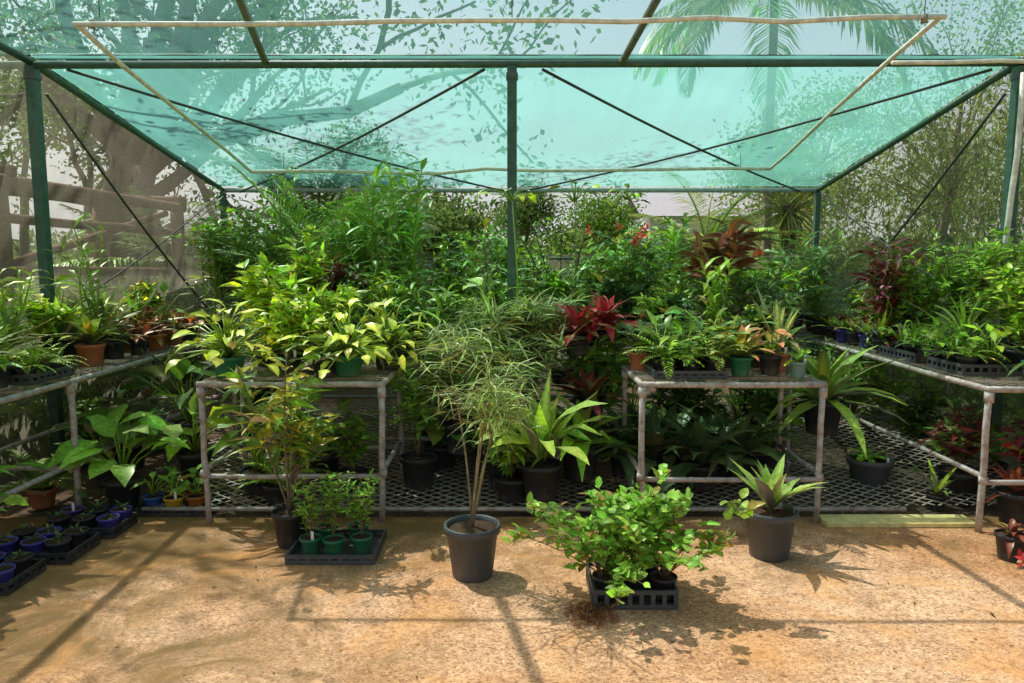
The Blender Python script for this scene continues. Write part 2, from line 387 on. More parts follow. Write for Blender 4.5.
bar((.79, YF, ZF), (sx(.79, .83, YN), YN, roofz(YN)-.03), .026, (.22, .2, .16))
def rod(a, b, r=.011):
    t = np.linspace(0, 1, 9)[:, None]; p = np.array(a)*(1-t)+np.array(b)*t; p[:, 2:] -= .05*np.sin(t*math.pi)
    tube(mb, p, r, DARKP, PA, 6)
for a, b in (((-.2, YF, ZF-.05), (XL+.2, YB, ZB-.02)), ((XL+.25, YF, ZF-.05), (-.05, YB, ZB-.02)),
             ((.22, YF, ZF-.05), (XR-.2, YB, ZB-.02)), ((XR-.2, YF, ZF-.05), (.1, YB, ZB-.02))):
    rod(a, b)
for x in (XL+.03, XR-.03):
    rod((x, YF+.1, ZF-.2), (x, YB-.6, 1.0), .011)
    rod((x, YF+.1, 1.2), (x, YB-.3, 2.3), .007)
for x in (XL, 0, XR):
    box(mb, x-.042, x+.042, YF-.042, YF+.042, ZF-.12, ZF-.08, (.08, .11, .10), PA)
bar((XL, YB, 1.6), (XR, YB, 1.6), .014, GREENP)
mb.obj('frame', parent=root)
mb = MB()
def wob(a, b, k, s):
    t = np.linspace(0, 1, k)[:, None]; p = np.array(a)*(1-t)+np.array(b)*t
    p[1:-1] += rng.normal(0, s, (k-2, 3)); return p
tube(mb, wob((-2.45, 4.3, 2.90), (2.42, 4.3, 2.94), 12, .008), .015, WHITEP, PA, 8)
tube(mb, wob((-2.43, 4.3, 2.90), (-2.64, 7.6, 2.48), 7, .008), .015, WHITEP, PA, 8)
tube(mb, wob((2.39, 4.3, 2.94), (2.6, 7.6, 2.5), 7, .008), .015, WHITEP, PA, 8)
tube(mb, wob((-2.64, 7.6, 2.47), (2.6, 7.6, 2.5), 12, .014), .018, WHITEP, PA, 8)
tube(mb, wob((2.48, 5.0, 2.87), (3.9, 5.05, 2.9), 5, .006), .014, WHITEP, PA, 8)
for x, y in ((2.3, 4.3), (-2.4, 4.4)):
    lathe(mb, [(.001, -.022), (.019, -.022), (.019, .022), (.001, .022)], (.3, .28, .22), PA, 8, (x, y, 2.93))
for x in (-2.3, 0, 2.3):
    tube(mb, [(x, 4.3, 2.93), (x, 4.3, roofz(4.3))], .003, DARKP, PA, 4)
    tube(mb, [(x, 7.6, 2.49), (x, 7.6, roofz(7.6))], .003, DARKP, PA, 4)
tube(mb, wob((3.56, 5.4, .9), (3.6, 5.38, 2.9), 8, .01), .02, WHITEP, PA, 8)
mb.obj('irrigation_pipe', parent=root)
TEAL = cloth_mat('teal_shade_cloth', (.72, .93, .89), (.20, .56, .47))
TEAL2 = cloth_mat('teal_shade_cloth_open', (.90, .98, .96), (.22, .56, .48))
BEIGE = cloth_mat('side_net', (.96, .96, .90), (.52, .50, .38))
REAR = cloth_mat('rear_net', (.9, .88, .82), (.34, .31, .26))
def cloth(name, fn, nu, nv, mat, cover=.4, var=.08, low=None):
    mb = MB(); V = np.array([[fn(u, v) for v in np.linspace(0, 1, nv)] for u in np.linspace(0, 1, nu)])
    U, W = np.meshgrid(np.linspace(0, 1, nu), np.linspace(0, 1, nv), indexing='ij')
    f = 0; k = 3.
    for o in range(5):
        a, b, c = rng.random(3)*6.28; f = f+np.sin(U*k*1.7+a+2*np.sin(W*k+b))*np.sin(W*k*1.1+c+1.5*np.sin(U*k*1.3+a))/(1.5**o); k *= 1.9
    f = f/2.2; streak = rng.normal(0, .3, (nu, 1))
    cov = cover+var*f+var*.5*streak
    if low is not None: cov = cov+np.where(V[..., 2] < low, .22, 0)
    tone = np.clip(.6+.35*f+.15*streak, 0, 1)
    mb.add(V, grid_faces(nu, nv), np.stack([np.clip(cov, .05, .9), tone, tone], -1), 0); return mb.obj(name, mats=[mat], parent=root)
def roofback(u, v):
    x = XL+(XR-XL)*u; y = YF+(YB-YF)*v
    sag = -.07*abs(math.sin(u*math.pi*2))*math.sin(v*math.pi)+.012*math.sin(u*70+v*9)*math.sin(v*3.14)
    return (x, y, roofz(y)+.045+sag*.6)
def rooffront(u, v):
    x = XL-.3+(XR-XL+.6)*u; y = YN+(YF-YN)*v
    return (x, y, roofz(y)+.05-.05*abs(math.sin(u*math.pi*3))*abs(math.sin(v*math.pi*2))+.008*math.sin(u*80))
cloth('roof_cloth_rear', roofback, 110, 40, TEAL, .45, .10)
cloth('roof_cloth_front', rooffront, 110, 50, TEAL2, .20, .06)
cloth('rear_net', lambda u, v: (XL+(XR-XL)*u, YB+.05+.02*math.sin(u*40+v*5), (1.62+.03*math.sin(u*14))*v), 80, 16, REAR, .38, .1)
for nm, x in (('side_net_left', XL-.045), ('side_net_right', XR+.045)):
    cloth(nm, lambda u, v, x=x: (x+.015*math.sin(u*25+v*6), 1.0+(YB-1.0)*u, roofz(1.0+(YB-1.0)*u)*v), 90, 30, BEIGE, .20, .07, 1.45)

# ---------------------------------------------------------------- benches
MESHC = (.36, .31, .26); PIPC = (.52, .47, .43)
def lattice(mb, x0, x1, y0, y1, z, sp=.062, k=.6, w=.008, slope=0, col=MESHC):
    for sg, dz in ((1, 0), (-1, .003)):
        c0 = min(y0-sg*k*x0, y0-sg*k*x1); c1 = max(y1-sg*k*x0, y1-sg*k*x1)
        c = c0
        while c < c1:
            xa, xb = sorted((((y0-c)/(sg*k)), ((y1-c)/(sg*k)))); xa = max(xa, x0); xb = min(xb, x1)
            if xb-xa > .005:
                ya, yb = sg*k*xa+c, sg*k*xb+c; nx, ny = -sg*k, 1; l = math.hypot(nx, ny); nx *= w/2/l; ny *= w/2/l
                f = lambda x, y: (x, y, z+dz+slope*(y-y0))
                mb.add([f(xa-nx, ya-ny), f(xb-nx, yb-ny), f(xb+nx, yb+ny), f(xa+nx, ya+ny)], [(0, 1, 2, 3)], col, PI, False)
            c += sp
def bench(name, x0, x1, y0, y1, z=.85, legs=None, rail=.3):
    mb = MB(); r = .019
    def t(a, b, rr=r): tube(mb, wob(a, b, 5, .0025), rr, PIPC, PI, 8)
    ys = legs or [y0, y1]
    for x in (x0, x1): t((x, y0, z), (x, y1, z))
    for y in (y0, y1): t((x0-.02, y, z+.002), (x1+.02, y, z+.002))
    for y in ys:
        for x in (x0, x1):
            t((x+rng.normal(0, .006), y, -.02), (x, y, z-.01))
            lathe(mb, [(.001, -.03), (.026, -.03), (.026, .03), (.001, .03)], PIPC, PI, 10, (x, y, z-.045))
            lathe(mb, [(.001, -.022), (.025, -.022), (.025, .022), (.001, .022)], PIPC, PI, 10, (x, y, rail+.015))
        t((x0, y, rail), (x1, y, rail), r*.85)
    for x in (x0, x1): t((x, y0, rail+.035), (x, y1, rail+.035), r*.85)
    k = max(2, int((y1-y0)/.35))
    for i in range(1, k): t((x0, y0+(y1-y0)*i/k, z-.015), (x1, y0+(y1-y0)*i/k, z-.015), .011)
    lattice(mb, x0, x1, y0, y1, z+.022, sp=.045, w=.009)
    return mb.obj(name)
bench('plant_bench', -1.86, -.78, 4.36, 5.05, rail=.29)
bench('plant_bench', .78, 1.86, 4.36, 5.05, rail=.27)
bench('plant_bench', -2.0, 2.0, 5.25, 6.1, .84, legs=[5.25, 6.1])
bench('plant_bench', -2.9, 3.1, 6.9, 8.1, .88, legs=[6.9, 8.1])
bench('plant_bench', -3.4, -2.72, 2.4, 6.8, .85, legs=[2.4, 4.5, 6.8])
bench('plant_bench', 2.75, 3.58, 4.2, 6.9, .85, legs=[4.2, 6.0, 6.9])
mb = MB(); lattice(mb, -2.3, 2.45, 4.46, 6.3, .045, sp=.062, w=.011, slope=.17, col=(.48, .40, .32))
tube(mb, [(-2.3, 4.46, .05), (2.45, 4.46, .05)], .014, PIPC, PI, 6)
mb.obj('expanded_metal_rack')
mb = MB(); lattice(mb, 2.45, 3.4, 4.5, 6.3, .06, sp=.062, w=.011, slope=.2, col=(.48, .40, .32)); mb.obj('expanded_metal_rack')
mb = MB(); box(mb, 1.88, 2.78, 4.26, 4.42, .006, .03, (.85, .72, .30), PA); mb.obj('yellow_board')

# ---------------------------------------------------------------- trays
def tray(name, x0, x1, y0, y1, z, h=.07, col=GREY):
    mb = MB()
    box(mb, x0, x1, y0, y1, z, z+.006, col, PL)
    for a, b, c, d in ((x0, x1, y0, y0+.012), (x0, x1, y1-.012, y1), (x0, x0+.012, y0+.013, y1-.013), (x1-.012, x1, y0+.013, y1-.013)):
        box(mb, a, b, c, d, z+h-.02, z+h, col, PL); box(mb, a, b, c, d, z+.007, z+.022, col, PL)
    n = int((x1-x0)/.055)
    for i in range(n+1):
        x = x0+(x1-x0-.02)*i/n
        for y in (y0+.001, y1-.011): box(mb, x, x+.02, y, y+.010, z+.0225, z+h-.0205, col, PL)
    n = int((y1-y0)/.055)
    for i in range(1, n):
        y = y0+(y1-y0-.02)*i/n
        for x in (x0+.001, x1-.011): box(mb, x, x+.010, y, y+.02, z+.0225, z+h-.0205, col, PL)
    return mb.obj(name)

# ---------------------------------------------------------------- floor plants
def f_feather(mb, c):
    bush(mb, c, 1.08, .36, 5, 22, .18, .0075, (.22, .30, .12), prof='lin2', droop=(.4, 1.7), low=.58, stemr=.0065, sub=6, bark=(.26, .22, .12))
P('feathery_shrub', -.20, 3.6, .004, f_feather, .135, .27, GREY, 0)
mb = MB()
for i, (x, y) in enumerate(((-.12, 0), (.02, .02), (.15, -.01), (-.04, .14), (.1, .15))):
    pot(mb, .06, .11, BLACK, (x, y, .012))
    bush(mb, (x, y, .1), .46, .42, 7, 12, .052, .038, (.18, .31, .06), prof='round', droop=(.1, .8), low=.25, stemr=.004, sub=5, bark=(.16, .14, .06), lean=[-.2, -.08, .06, -.12, 0][i])
bush(mb, (-.1, -.05, .1), .18, .46, 8, 11, .048, .035, (.18, .30, .06), prof='round', droop=(.1, .8), low=.3, stemr=.004, sub=4, bark=(.2, .14, .07), lean=-.14)
mb.obj('rose_bush', (.56, 3.33, .004))
tray('nursery_tray', .37, .76, 3.22, 3.55, .006, .09)
def f_bl(mb, c):
    rosette(mb, c, 16, .38, .085, (.24, .35, .10), (45, 88), (.2, .8), 'lance', mid=(.32, .41, .15))
P('potted_bromeliad', 1.39, 3.85, .004, f_bl, .135, .26, GREY, 0)
def f_croton(mb, c):
    bush(mb, c, 1.08, .26, 6, 26, .12, .036, (.12, .22, .035), prof='lance', droop=(.2, 1.0), low=.35, stemr=.009, mixcol=(.36, .34, .05), sub=3, bark=(.25, .2, .14))
P('croton_shrub', -1.24, 4.0, .004, f_croton, .095, .2, BLACK, 0)
tray('nursery_tray', -1.19, -.72, 3.72, 4.1, .006, .05)
for i, (x, y) in enumerate(((-1.08, 3.82), (-.95, 3.80), (-.81, 3.84), (-1.03, 3.98), (-.86, 4.0))):
    P('seedling_pot', x, y, .02, lambda mb, c: bush(mb, c, .36, .10, 5, 18, .042, .012, (.16, .29, .05), prof='small', low=.15, stemr=.003, sub=3), .055, .1, GRN, .3)
for (a, b, c, d) in ((-2.78, -2.32, 3.72, 4.02), (-2.72, -2.28, 4.08, 4.36), (-2.85, -2.4, 3.36, 3.66)):
    tray('nursery_tray', a, b, c, d, .006, .06, BLACK)
    for i in range(3):
        for j in range(2):
            col = [PURP, PURP, BLACK, (.12, .06, .25)][rng.integers(4)]
            P('seedling_pot', a+.08+i*.145+rng.normal(0, .006), c+.08+j*.145, .014, lambda mb, c: rosette(mb, c, 6, rng.uniform(.03, .1), .02, (.06, .10, .03), (20, 80), prof='lance'), .058, .095, col, .2)
big = lambda H, L, W, col, n=12, mid=None: (lambda mb, c: broad(mb, c, n, H, L, W, col, mid))
tray('nursery_tray', -2.35, -1.9, 4.45, 4.8, .006, .05, BLACK)
for x, y, pc in ((-2.27, 4.54, BLUE), (-2.13, 4.52, YEL), (-2.0, 4.55, ORG), (-2.2, 4.7, YEL), (-2.06, 4.7, TERRA)):
    P('small_pot_plant', x, y, .02, lambda mb, c: broad(mb, c, 6, .2, .12, .055, (.17, .29, .06)), .06, .09, pc, .3)
P('potted_philodendron', -2.5, 4.62, .0, big(.46, .30, .16, (.19, .32, .055), 18), .11, .2)
P('potted_philodendron', -2.15, 4.9, .1, big(.40, .24, .13, (.27, .39, .07), 18), .11, .2)
P('potted_philodendron', -2.4, 5.4, .2, big(.55, .34, .18, DG, 16), .12, .2)
P('potted_philodendron', -2.0, 5.5, .2, big(.55, .30, .14, MG, 16), .12, .2)
P('potted_philodendron', -2.75, 5.2, .1, big(.5, .30, .14, MG, 14), .12, .2)
P('potted_philodendron', -1.66, 4.72, .05, big(.5, .24, .12, MG, 18), .11, .18)
P('potted_calathea', -1.3, 5.0, .08, big(.42, .24, .12, (.11, .19, .04), 15, (.2, .3, .08)), .11, .18)
P('leafy_shrub', -1.05, 4.75, .05, lambda mb, c: bush(mb, c, .5, .2, 7, 16, .09, .035, MG, prof='small'), .1, .16)
P('potted_fern', -1.5, 4.6, .03, lambda mb, c: fern(mb, c, 12, .38, LG), .09, .14)
P('leafy_shrub', -.62, 4.8, .08, lambda mb, c: bush(mb, c, .65, .2, 8, 22, .08, .03, (.15, .26, .055), prof='small'), .12, .22)
P('birds_nest_fern', .18, 4.55, .10, lambda mb, c: (broad(mb, c, 14, .5, .36, .12, (.26, .39, .06), (.38, .47, .12), e=(40, 88), droop=(.5, 1.6)), rosette(mb, c, 12, .62, .12, (.26, .39, .055), (58, 88), (.3, .9), 'lance', mid=(.38, .46, .11))), .13, .22)
P('birds_nest_fern', .45, 4.8, .15, lambda mb, c: rosette(mb, c, 20, .6, .11, (.18, .31, .05), (25, 84), (.6, 1.5), 'lance'), .13, .22)
P('grey_leaf_shrub', .05, 4.95, .3, lambda mb, c: bush(mb, c, .8, .45, 14, 28, .19, .014, (.28, .34, .17), prof='thin', low=.35), .12, .2)
P('grey_leaf_shrub', -.35, 4.9, .3, lambda mb, c: bush(mb, c, .75, .4, 12, 28, .19, .014, (.24, .31, .14), prof='thin', low=.35), .12, .2)
P('cordyline', .52, 4.95, .45, lambda mb, c: rosette(mb, c, 24, .38, .075, BUR, (10, 85), (.3, 1.2), 'lance', mid=(.26, .035, .05)), .1, .2)
P('leafy_shrub', -.3, 5.1, .2, lambda mb, c: bush(mb, c, .8, .35, 12, 28, .14, .035, (.14, .25, .055), prof='lance'), .12, .2)
P('leafy_shrub', .6, 5.15, .2, lambda mb, c: bush(mb, c, .75, .25, 12, 28, .12, .04, (.12, .23, .045), prof='lance'), .12, .2)
P('potted_philodendron', -.05, 4.75, .1, big(.5, .3, .1, (.15, .26, .06), 18), .12, .2)
P('potted_philodendron', -.5, 5.1, .1, big(.55, .3, .13, (.13, .23, .05), 18), .12, .2)
P('leafy_shrub', .0, 4.62, .05, lambda mb, c: bush(mb, c, .45, .28, 10, 24, .10, .03, (.19, .31, .07), prof='lance', low=.1), .11, .16)
for x, y in ((.95, 4.85), (1.25, 4.75), (1.55, 4.9), (.78, 5.0), (1.4, 5.1), (1.1, 5.1)):
    P('cast_iron_plant', x, y, .10, lambda mb, c: rosette(mb, c, 22, .6, .12, (.06, .115, .05), (20, 84), (.7, 1.6), 'lance', mid=(.13, .19, .10)), .11, .16)
P('potted_philodendron', 1.8, 5.1, .1, big(.35, .2, .1, MG), .1, .16)
P('small_pot_plant', 2.43, 4.9, .0, lambda mb, c: fern(mb, c, 14, .16, LG, .03, .01), .14, .26, GREY)
P('birds_nest_fern', 2.22, 5.2, .36, lambda mb, c: rosette(mb, c, 38, .74, .078, (.26, .38, .065), (10, 86), (.4, 1.3), 'strap', mid=(.36, .45, .12)), .14, .24)
P('croton_shrub', 2.95, 4.75, .0, lambda mb, c: bush(mb, c, .42, .24, 9, 20, .11, .035, BUR, prof='lance', mixcol=(.12, .18, .05)), .13, .22)
P('croton_shrub', 3.3, 4.5, .0, lambda mb, c: bush(mb, c, .42, .25, 10, 20, .11, .035, RED, prof='lance', mixcol=BUR), .12, .22)
P('red_bromeliad', 3.05, 4.35, .0, lambda mb, c: rosette(mb, c, 20, .24, .04, RED, (15, 85), (.4, 1.2), mid=(.25, .1, .06)), .1, .2)
P('strap_leaf_plant', 2.72, 4.6, .0, lambda mb, c: rosette(mb, c, 9, .3, .03, LG, (40, 80), (.3, 1)), .06, .1)
P('leafy_shrub', 2.75, 5.9, .1, lambda mb, c: bush(mb, c, .7, .45, 12, 26, .09, .03, MG), .14, .2)
P('red_leaf_plant', 2.66, 3.8, .004, lambda mb, c: rosette(mb, c, 14, .16, .04, BUR, (10, 70), mid=(.25, .08, .05)), .075, .14)
P('red_leaf_plant', 2.56, 3.4, .004, lambda mb, c: bush(mb, c, .1, .18, 6, 10, .05, .025, RED, mixcol=MG), .06, .09, BLACK, 0)
for i in range(10): rndplant(rng.uniform(-2.2, 2.3), rng.uniform(5.35, 6.2), .15, rng.uniform(.45, .6), .28, 'bbfds', [MG, LG, DG])
for i in range(6): rndplant(rng.uniform(-3.3, -2.8), 3.6+i*.5, .02, rng.uniform(.4, .6), .25, 'bfd', [MG, DG])
for i in range(4): rndplant(rng.uniform(2.9, 3.5), 5.2+i*.4, .02, rng.uniform(.4, .6), .25, 'bfd', [MG, DG])

# ---------------------------------------------------------------- bench plants
Z = .875
for yy in (3.55, 4.0, 4.6, 5.1, 5.6, 6.1):
    P('agave', -3.15+rng.normal(0, .05), yy, Z, lambda mb, c: rosette(mb, c, 30, rng.uniform(.38, .5), .055, [(.08, .16, .06), (.11, .20, .075), (.10, .19, .045)][rng.integers(3)], (5, 88), (.1, .8), 'strap'), .11, .15)
P('potted_bromeliad', -2.86, 4.98, Z, lambda mb, c: rosette(mb, c, 18, .34, .065, LG, (20, 80), (.5, 1.2), mid=YG), .09, .15, TERRA)
P('potted_bromeliad', -2.9, 5.35, Z, lambda mb, c: rosette(mb, c, 18, .30, .045, MG, (20, 80), (.5, 1.2), tipc=(.3, .06, .05)), .08, .13)
P('cane_plant', -3.0, 5.3, Z, lambda mb, c: cane(mb, c, 5, .85, .22, .03, MG, .1, 14), .09, .14)
for i in range(8):
    P('potted_bromeliad', -2.85-.14*(i % 2), 5.6+i*.15, Z, lambda mb, c: rosette(mb, c, 18, .24, .045, [(.3, .08, .05), MG, BRZ][i % 3], (10, 80), (.4, 1.2), tipc=[RED, PINK, (.3, .25, .05)][i % 3]), .07, .12, [BLACK, TERRA, ORG][i % 3])
tray('nursery_tray', -3.2, -2.76, 4.2, 4.62, Z, .06)
for i in range(9):
    P('fern_seedling', -3.12+.14*(i % 3), 4.27+.13*(i//3), Z+.01, lambda mb, c: fern(mb, c, 14, .2, (.28, .40, .06), .03, .010, npn=12), .05, .08, GREY)
for i in range(9): rndplant(-3.28+.12*rng.random(), 4.5+i*.27, Z, rng.uniform(.4, .62), .2)
for i in range(8): rndplant(-2.95+.1*rng.random(), 3.0+.16*i, Z, rng.uniform(.2, .32), .12, 'bfdr', [MG, DG, LG])
def f_var(mb, c):
    broad(mb, c, 70, .36, .145, .06, (.54, .58, .06), (.68, .70, .2), e=(0, 88), droop=(.4, 1.4))
P('variegated_dieffenbachia', -1.74, 4.5, Z, f_var, .1, .13, GRN)
P('variegated_dieffenbachia', -1.02, 4.55, Z, f_var, .1, .13, GRN)
P('variegated_dieffenbachia', -.82, 4.85, Z, f_var, .1, .13)
P('variegated_dieffenbachia', -1.5, 4.9, Z, f_var, .1, .13)
P('variegated_dieffenbachia', -1.65, 4.98, Z, lambda mb, c: bush(mb, c, .6, .24, 12, 26, .12, .045, YG, prof='lance', mixcol=LG, low=.1), .1, .13)
P('leafy_shrub', -1.2, 4.9, Z, lambda mb, c: bush(mb, c, .5, .24, 10, 24, .10, .035, LG, prof='lance', mixcol=YG, low=.1), .1, .13)
P('leafy_shrub', -1.38, 4.6, Z, lambda mb, c: bush(mb, c, .38, .24, 11, 22, .08, .03, LG, mixcol=YG, low=.1), .08, .12)
P('potted_fern', -1.15, 4.5, Z, lambda mb, c: fern(mb, c, 16, .28, MG), .08, .12)
tray('nursery_tray', .86, 1.3, 4.42, 4.75, Z, .05)
for i in range(3):
    P('potted_fern', .95+i*.15, 4.52, Z+.01, lambda mb, c: fern(mb, c, 16, .3, [LG, MG, (.2, .25, .06)][i], .05, .014, npn=14), .06, .1)
    P('small_pot_plant', .95+i*.15, 4.68, Z+.01, lambda mb, c: broad(mb, c, 16, .28, .15, .055, [MG, LG, MG][i]), .06, .1)
P('pink_bromeliad', 1.42, 4.55, Z, lambda mb, c: rosette(mb, c, 22, .28, .055, LG, (20, 84), (.3, 1.1), mid=(.4, .4, .14), tipc=(.5, .1, .07)), .07, .12, GRN)
P('variegated_caladium', 1.62, 4.6, Z, lambda mb, c: broad(mb, c, 16, .22, .15, .07, (.5, .5, .26), (.45, .10, .08)), .07, .12)
P('snake_plant', 1.72, 4.75, Z, lambda mb, c: rosette(mb, c, 12, .42, .05, (.22, .27, .18), (68, 88), (0, .2), mid=(.38, .42, .28)), .07, .12, TERRA)
P('small_pot_plant', 1.75, 4.48, Z, lambda mb, c: fern(mb, c, 9, .14, LG, .03, .012), .05, .1, (.2, .35, .3), 1)
P('orange_bromeliad', 1.45, 4.92, Z, lambda mb, c: rosette(mb, c, 20, .3, .045, LG, (20, 84), (.3, 1.1), mid=(.45, .2, .06)), .09, .13)
for i in range(7): rndplant(.85+i*.16, 4.92+rng.normal(0, .05), Z, rng.uniform(.32, .5), .18, 'bfdrrs')
def redb(mb, c): rosette(mb, c, 32, .36, .07, (.34, .018, .05), (5, 84), (.4, 1.2), 'strap', mid=(.46, .05, .09))
P('red_bromeliad', .46, 5.12, Z+.06, redb, .1, .14)
P('red_bromeliad', .66, 5.22, Z+.12, redb, .1, .14)
P('potted_dieffenbachia', -.2, 5.4, Z+.05, lambda mb, c: broad(mb, c, 30, .52, .25, .10, (.31, .44, .07), (.43, .53, .13)), .11, .16)
P('orange_bromeliad', .12, 5.5, Z, lambda mb, c: rosette(mb, c, 20, .36, .05, LG, (20, 84), (.3, 1.1), mid=(.48, .3, .05), tipc=(.48, .3, .05)), .09, .13)
P('croton_shrub', -1.45, 5.7, Z, lambda mb, c: bush(mb, c, .7, .22, 9, 22, .12, .04, BUR, mixcol=MG, prof='lance'), .1, .14)
P('leafy_shrub', -1.55, 5.45, Z, lambda mb, c: bush(mb, c, .9, .2, 9, 26, .11, .045, LG, mixcol=YG, prof='lance'), .1, .14)
P('grey_leaf_shrub', .25, 5.3, Z, lambda mb, c: bush(mb, c, .35, .4, 11, 26, .16, .013, (.28, .34, .18), prof='thin', low=.2), .1, .14)
P('grey_leaf_shrub', -.15, 5.28, Z, lambda mb, c: bush(mb, c, .3, .4, 11, 26, .15, .013, (.25, .32, .15), prof='thin', low=.2), .1, .14)
P('croton_shrub', 1.6, 5.85, Z, lambda mb, c: bush(mb, c, 1.0, .24, 5, 16, .22, .07, (.12, .04, .03), prof='ovate', mixcol=(.14, .18, .05), low=.6, mid=(.30, .07, .05)), .11, .15)
P('yucca', 1.92, 5.7, Z, lambda mb, c: rosette(mb, c, 44, .48, .028, (.09, .15, .065), (0, 86), (.1, .5)), .11, .3)
for i in range(19):
    for yy in (5.4, 5.95):
        x = -1.9+i*.21+rng.normal(0, .04)
        if yy < 5.6 and .3 < x < .85: continue
        rndplant(x, yy+rng.normal(0, .06), Z, rng.uniform(.38, .62)*(1.2 if yy > 5.6 else .9), .22, 'bbbcfdrsx' if yy < 5.6 else 'bbbccdf')
P('papaya_sapling', .02, 5.2, .87, lambda mb, c: (tube(mb, [c, (.02, .0, .6), (-.02, 0, 1.15)], [.008, .006, .004], LG, L_, 5), broad(mb, (-.02, 0, 1.13), 10, .2, .14, .06, (.5, .58, .06), (.58, .64, .12), e=(5, 50))), .08, .12)
P('papaya_sapling', .5, 6.0, .87, lambda mb, c: (tube(mb, [c, (.02, .0, .7), (.0, 0, 1.2)], [.008, .006, .004], (.2, .18, .1), L_, 5), broad(mb, (0, 0, 1.18), 13, .24, .13, .05, (.44, .52, .06), e=(5, 60)), tube(mb, [(0, 0, 1.0), (.2, 0, 1.1), (.42, 0, 1.2)], [.004, .003, .003], (.2, .18, .1), L_, 5), broad(mb, (.42, 0, 1.2), 11, .16, .11, .045, (.44, .52, .06), e=(5, 60))), .08, .12)
def flowers(mb, c):
    bush(mb, c, .8, .25, 8, 22, .09, .035, MG)
    for i in range(8):
        q = np.array([rng.normal(0, .14), rng.normal(0, .1), rng.uniform(.75, .95)])
        leaves(mb, q+rng.normal(0, .018, (24, 3)), rng.normal(size=(24, 3)), .03, .018, .2, (.5, .03, .045), 'small', old=0)
P('ixora', .95, 5.9, Z+.04, flowers, .11, .15)
# back bench: taller masses
defs = [(-2.75, 1.15, 'b'), (-2.4, 1.3, 'c'), (-2.05, 1.4, 'f'), (-1.75, 1.5, 'p'), (-1.4, 1.25, 'b'), (-1.1, 1.55, 'g'), (-.85, 1.6, 'g'), (-.55, 1.0, 'b'),
        (-.2, .85, 'c'), (.15, .75, 'b'), (.5, .75, 'f'), (.85, .75, 'b'), (1.15, .85, 'b'), (1.5, .85, 'c'), (1.85, .9, 'b'), (2.2, .8, 'f'), (2.6, .75, 'b'), (2.95, .8, 'c')]
for x, h, k in defs:
    for y in (7.1, 7.7):
        xx = x+rng.normal(0, .08); hh = h*rng.uniform(.8, 1.1)
        col = [MG, LG, MG, (.17, .28, .05), GG][rng.integers(5)]
        if k == 'b': P('leafy_shrub', xx, y, .9, lambda mb, c: bush(mb, c, hh, .3, 12, 30, .09, .035, col, prof='small', mixcol=LG, low=.1), .12, .16)
        elif k == 'c': P('cane_plant', xx, y, .9, lambda mb, c: cane(mb, c, 9, hh, .26, .045, col, .16, 16), .12, .16)
        elif k == 'g': P('ginger_plant', xx, y-.7, .9, lambda mb, c: cane(mb, c, 6, hh*.95, .26, .05, (.17, .29, .05), .13, 20), .12, .16)
        elif k == 'f': P('potted_palm', xx, y, .9, lambda mb, c: fern(mb, c, 14, hh*.95, col, .2, .022, (45, 85), 26, (.5, 1.3)), .12, .16)
        elif k == 'p': P('potted_palm', xx, y, .9, lambda mb, c: fern(mb, c, 14, hh*1.15, LG, .32, .024, (50, 88), 36, (.5, 1.1)), .14, .2)
for i in range(22): rndplant(-2.8+i*.27, 6.85+rng.normal(0, .06), .9, rng.uniform(.5, .85)*(1.15 if i < 9 else .9), .28, 'bbbccdfs')
P('bare_branch_shrub', .45, 6.5, .5, lambda mb, c: bush(mb, c, 1.4, .55, 10, 5, .06, .025, LG, stemr=.009, sub=6, bark=(.09, .07, .055)), .12, .2)
# right bench
tray('nursery_tray', 2.8, 3.2, 4.55, 4.95, Z, .07); tray('nursery_tray', 2.8, 3.2, 5.1, 5.6, Z, .07)
for i in range(12):
    kind = i % 3
    P('small_pot_plant', 2.87+.15*(i % 2), 4.62+.16*(i//2), Z+.01, [lambda mb, c: fern(mb, c, 14, .24, MG, .04, .012, npn=12), lambda mb, c: broad(mb, c, 12, .2, .12, .05, LG), lambda mb, c: rosette(mb, c, 14, .24, .03, MG, (20, 85), (.3, 1.2))][kind], .06, .1)
for x, y in ((2.95, 5.9), (3.12, 6.05), (3.3, 6.3)):
    P('cordyline', x, y, Z, lambda mb, c: cane(mb, c, 5, .68, .28, .065, (.10, .02, .03), .1, 14, mid=(.22, .04, .05)), .1, .15)
for x, y, h, cc in ((3.35, 5.3, .85, (.17, .29, .05)), (3.4, 4.8, .72, MG), (3.2, 5.8, .7, LG), (3.4, 5.0, .8, LG), (3.35, 4.4, .5, LG), (3.4, 5.6, .8, MG), (3.25, 4.65, .6, LG)):
    P('leafy_shrub', x, y, Z, lambda mb, c: bush(mb, c, h, .27, 13, 30, .075, .025, cc, mixcol=LG, low=.1), .1, .15)
P('strap_leaf_plant', 3.1, 5.05, Z, lambda mb, c: rosette(mb, c, 30, .55, .025, (.16, .26, .06), (40, 88), (.4, 1.6)), .1, .15)
P('small_pot_plant', 3.12, 4.36, Z, lambda mb, c: rosette(mb, c, 16, .27, .035, DG, (20, 85), (.3, 1.2)), .07, .12, GRN)
for i in range(10):
    P('potted_bromeliad', 2.88+.15*(i % 2), 5.75+i*.11, Z, lambda mb, c: rosette(mb, c, 15, .2, .035, [LG, BUR, MG, YG][i % 4], (20, 80), (.4, 1.2), tipc=[PINK, RED, LG, ORG][i % 4]), .06, .11, [BLACK, TERRA, PURP, GREY][i % 4])
for i in range(7): rndplant(3.25+.15*rng.random(), 5.9+i*.14, Z, rng.uniform(.4, .6), .2, 'bbfd')
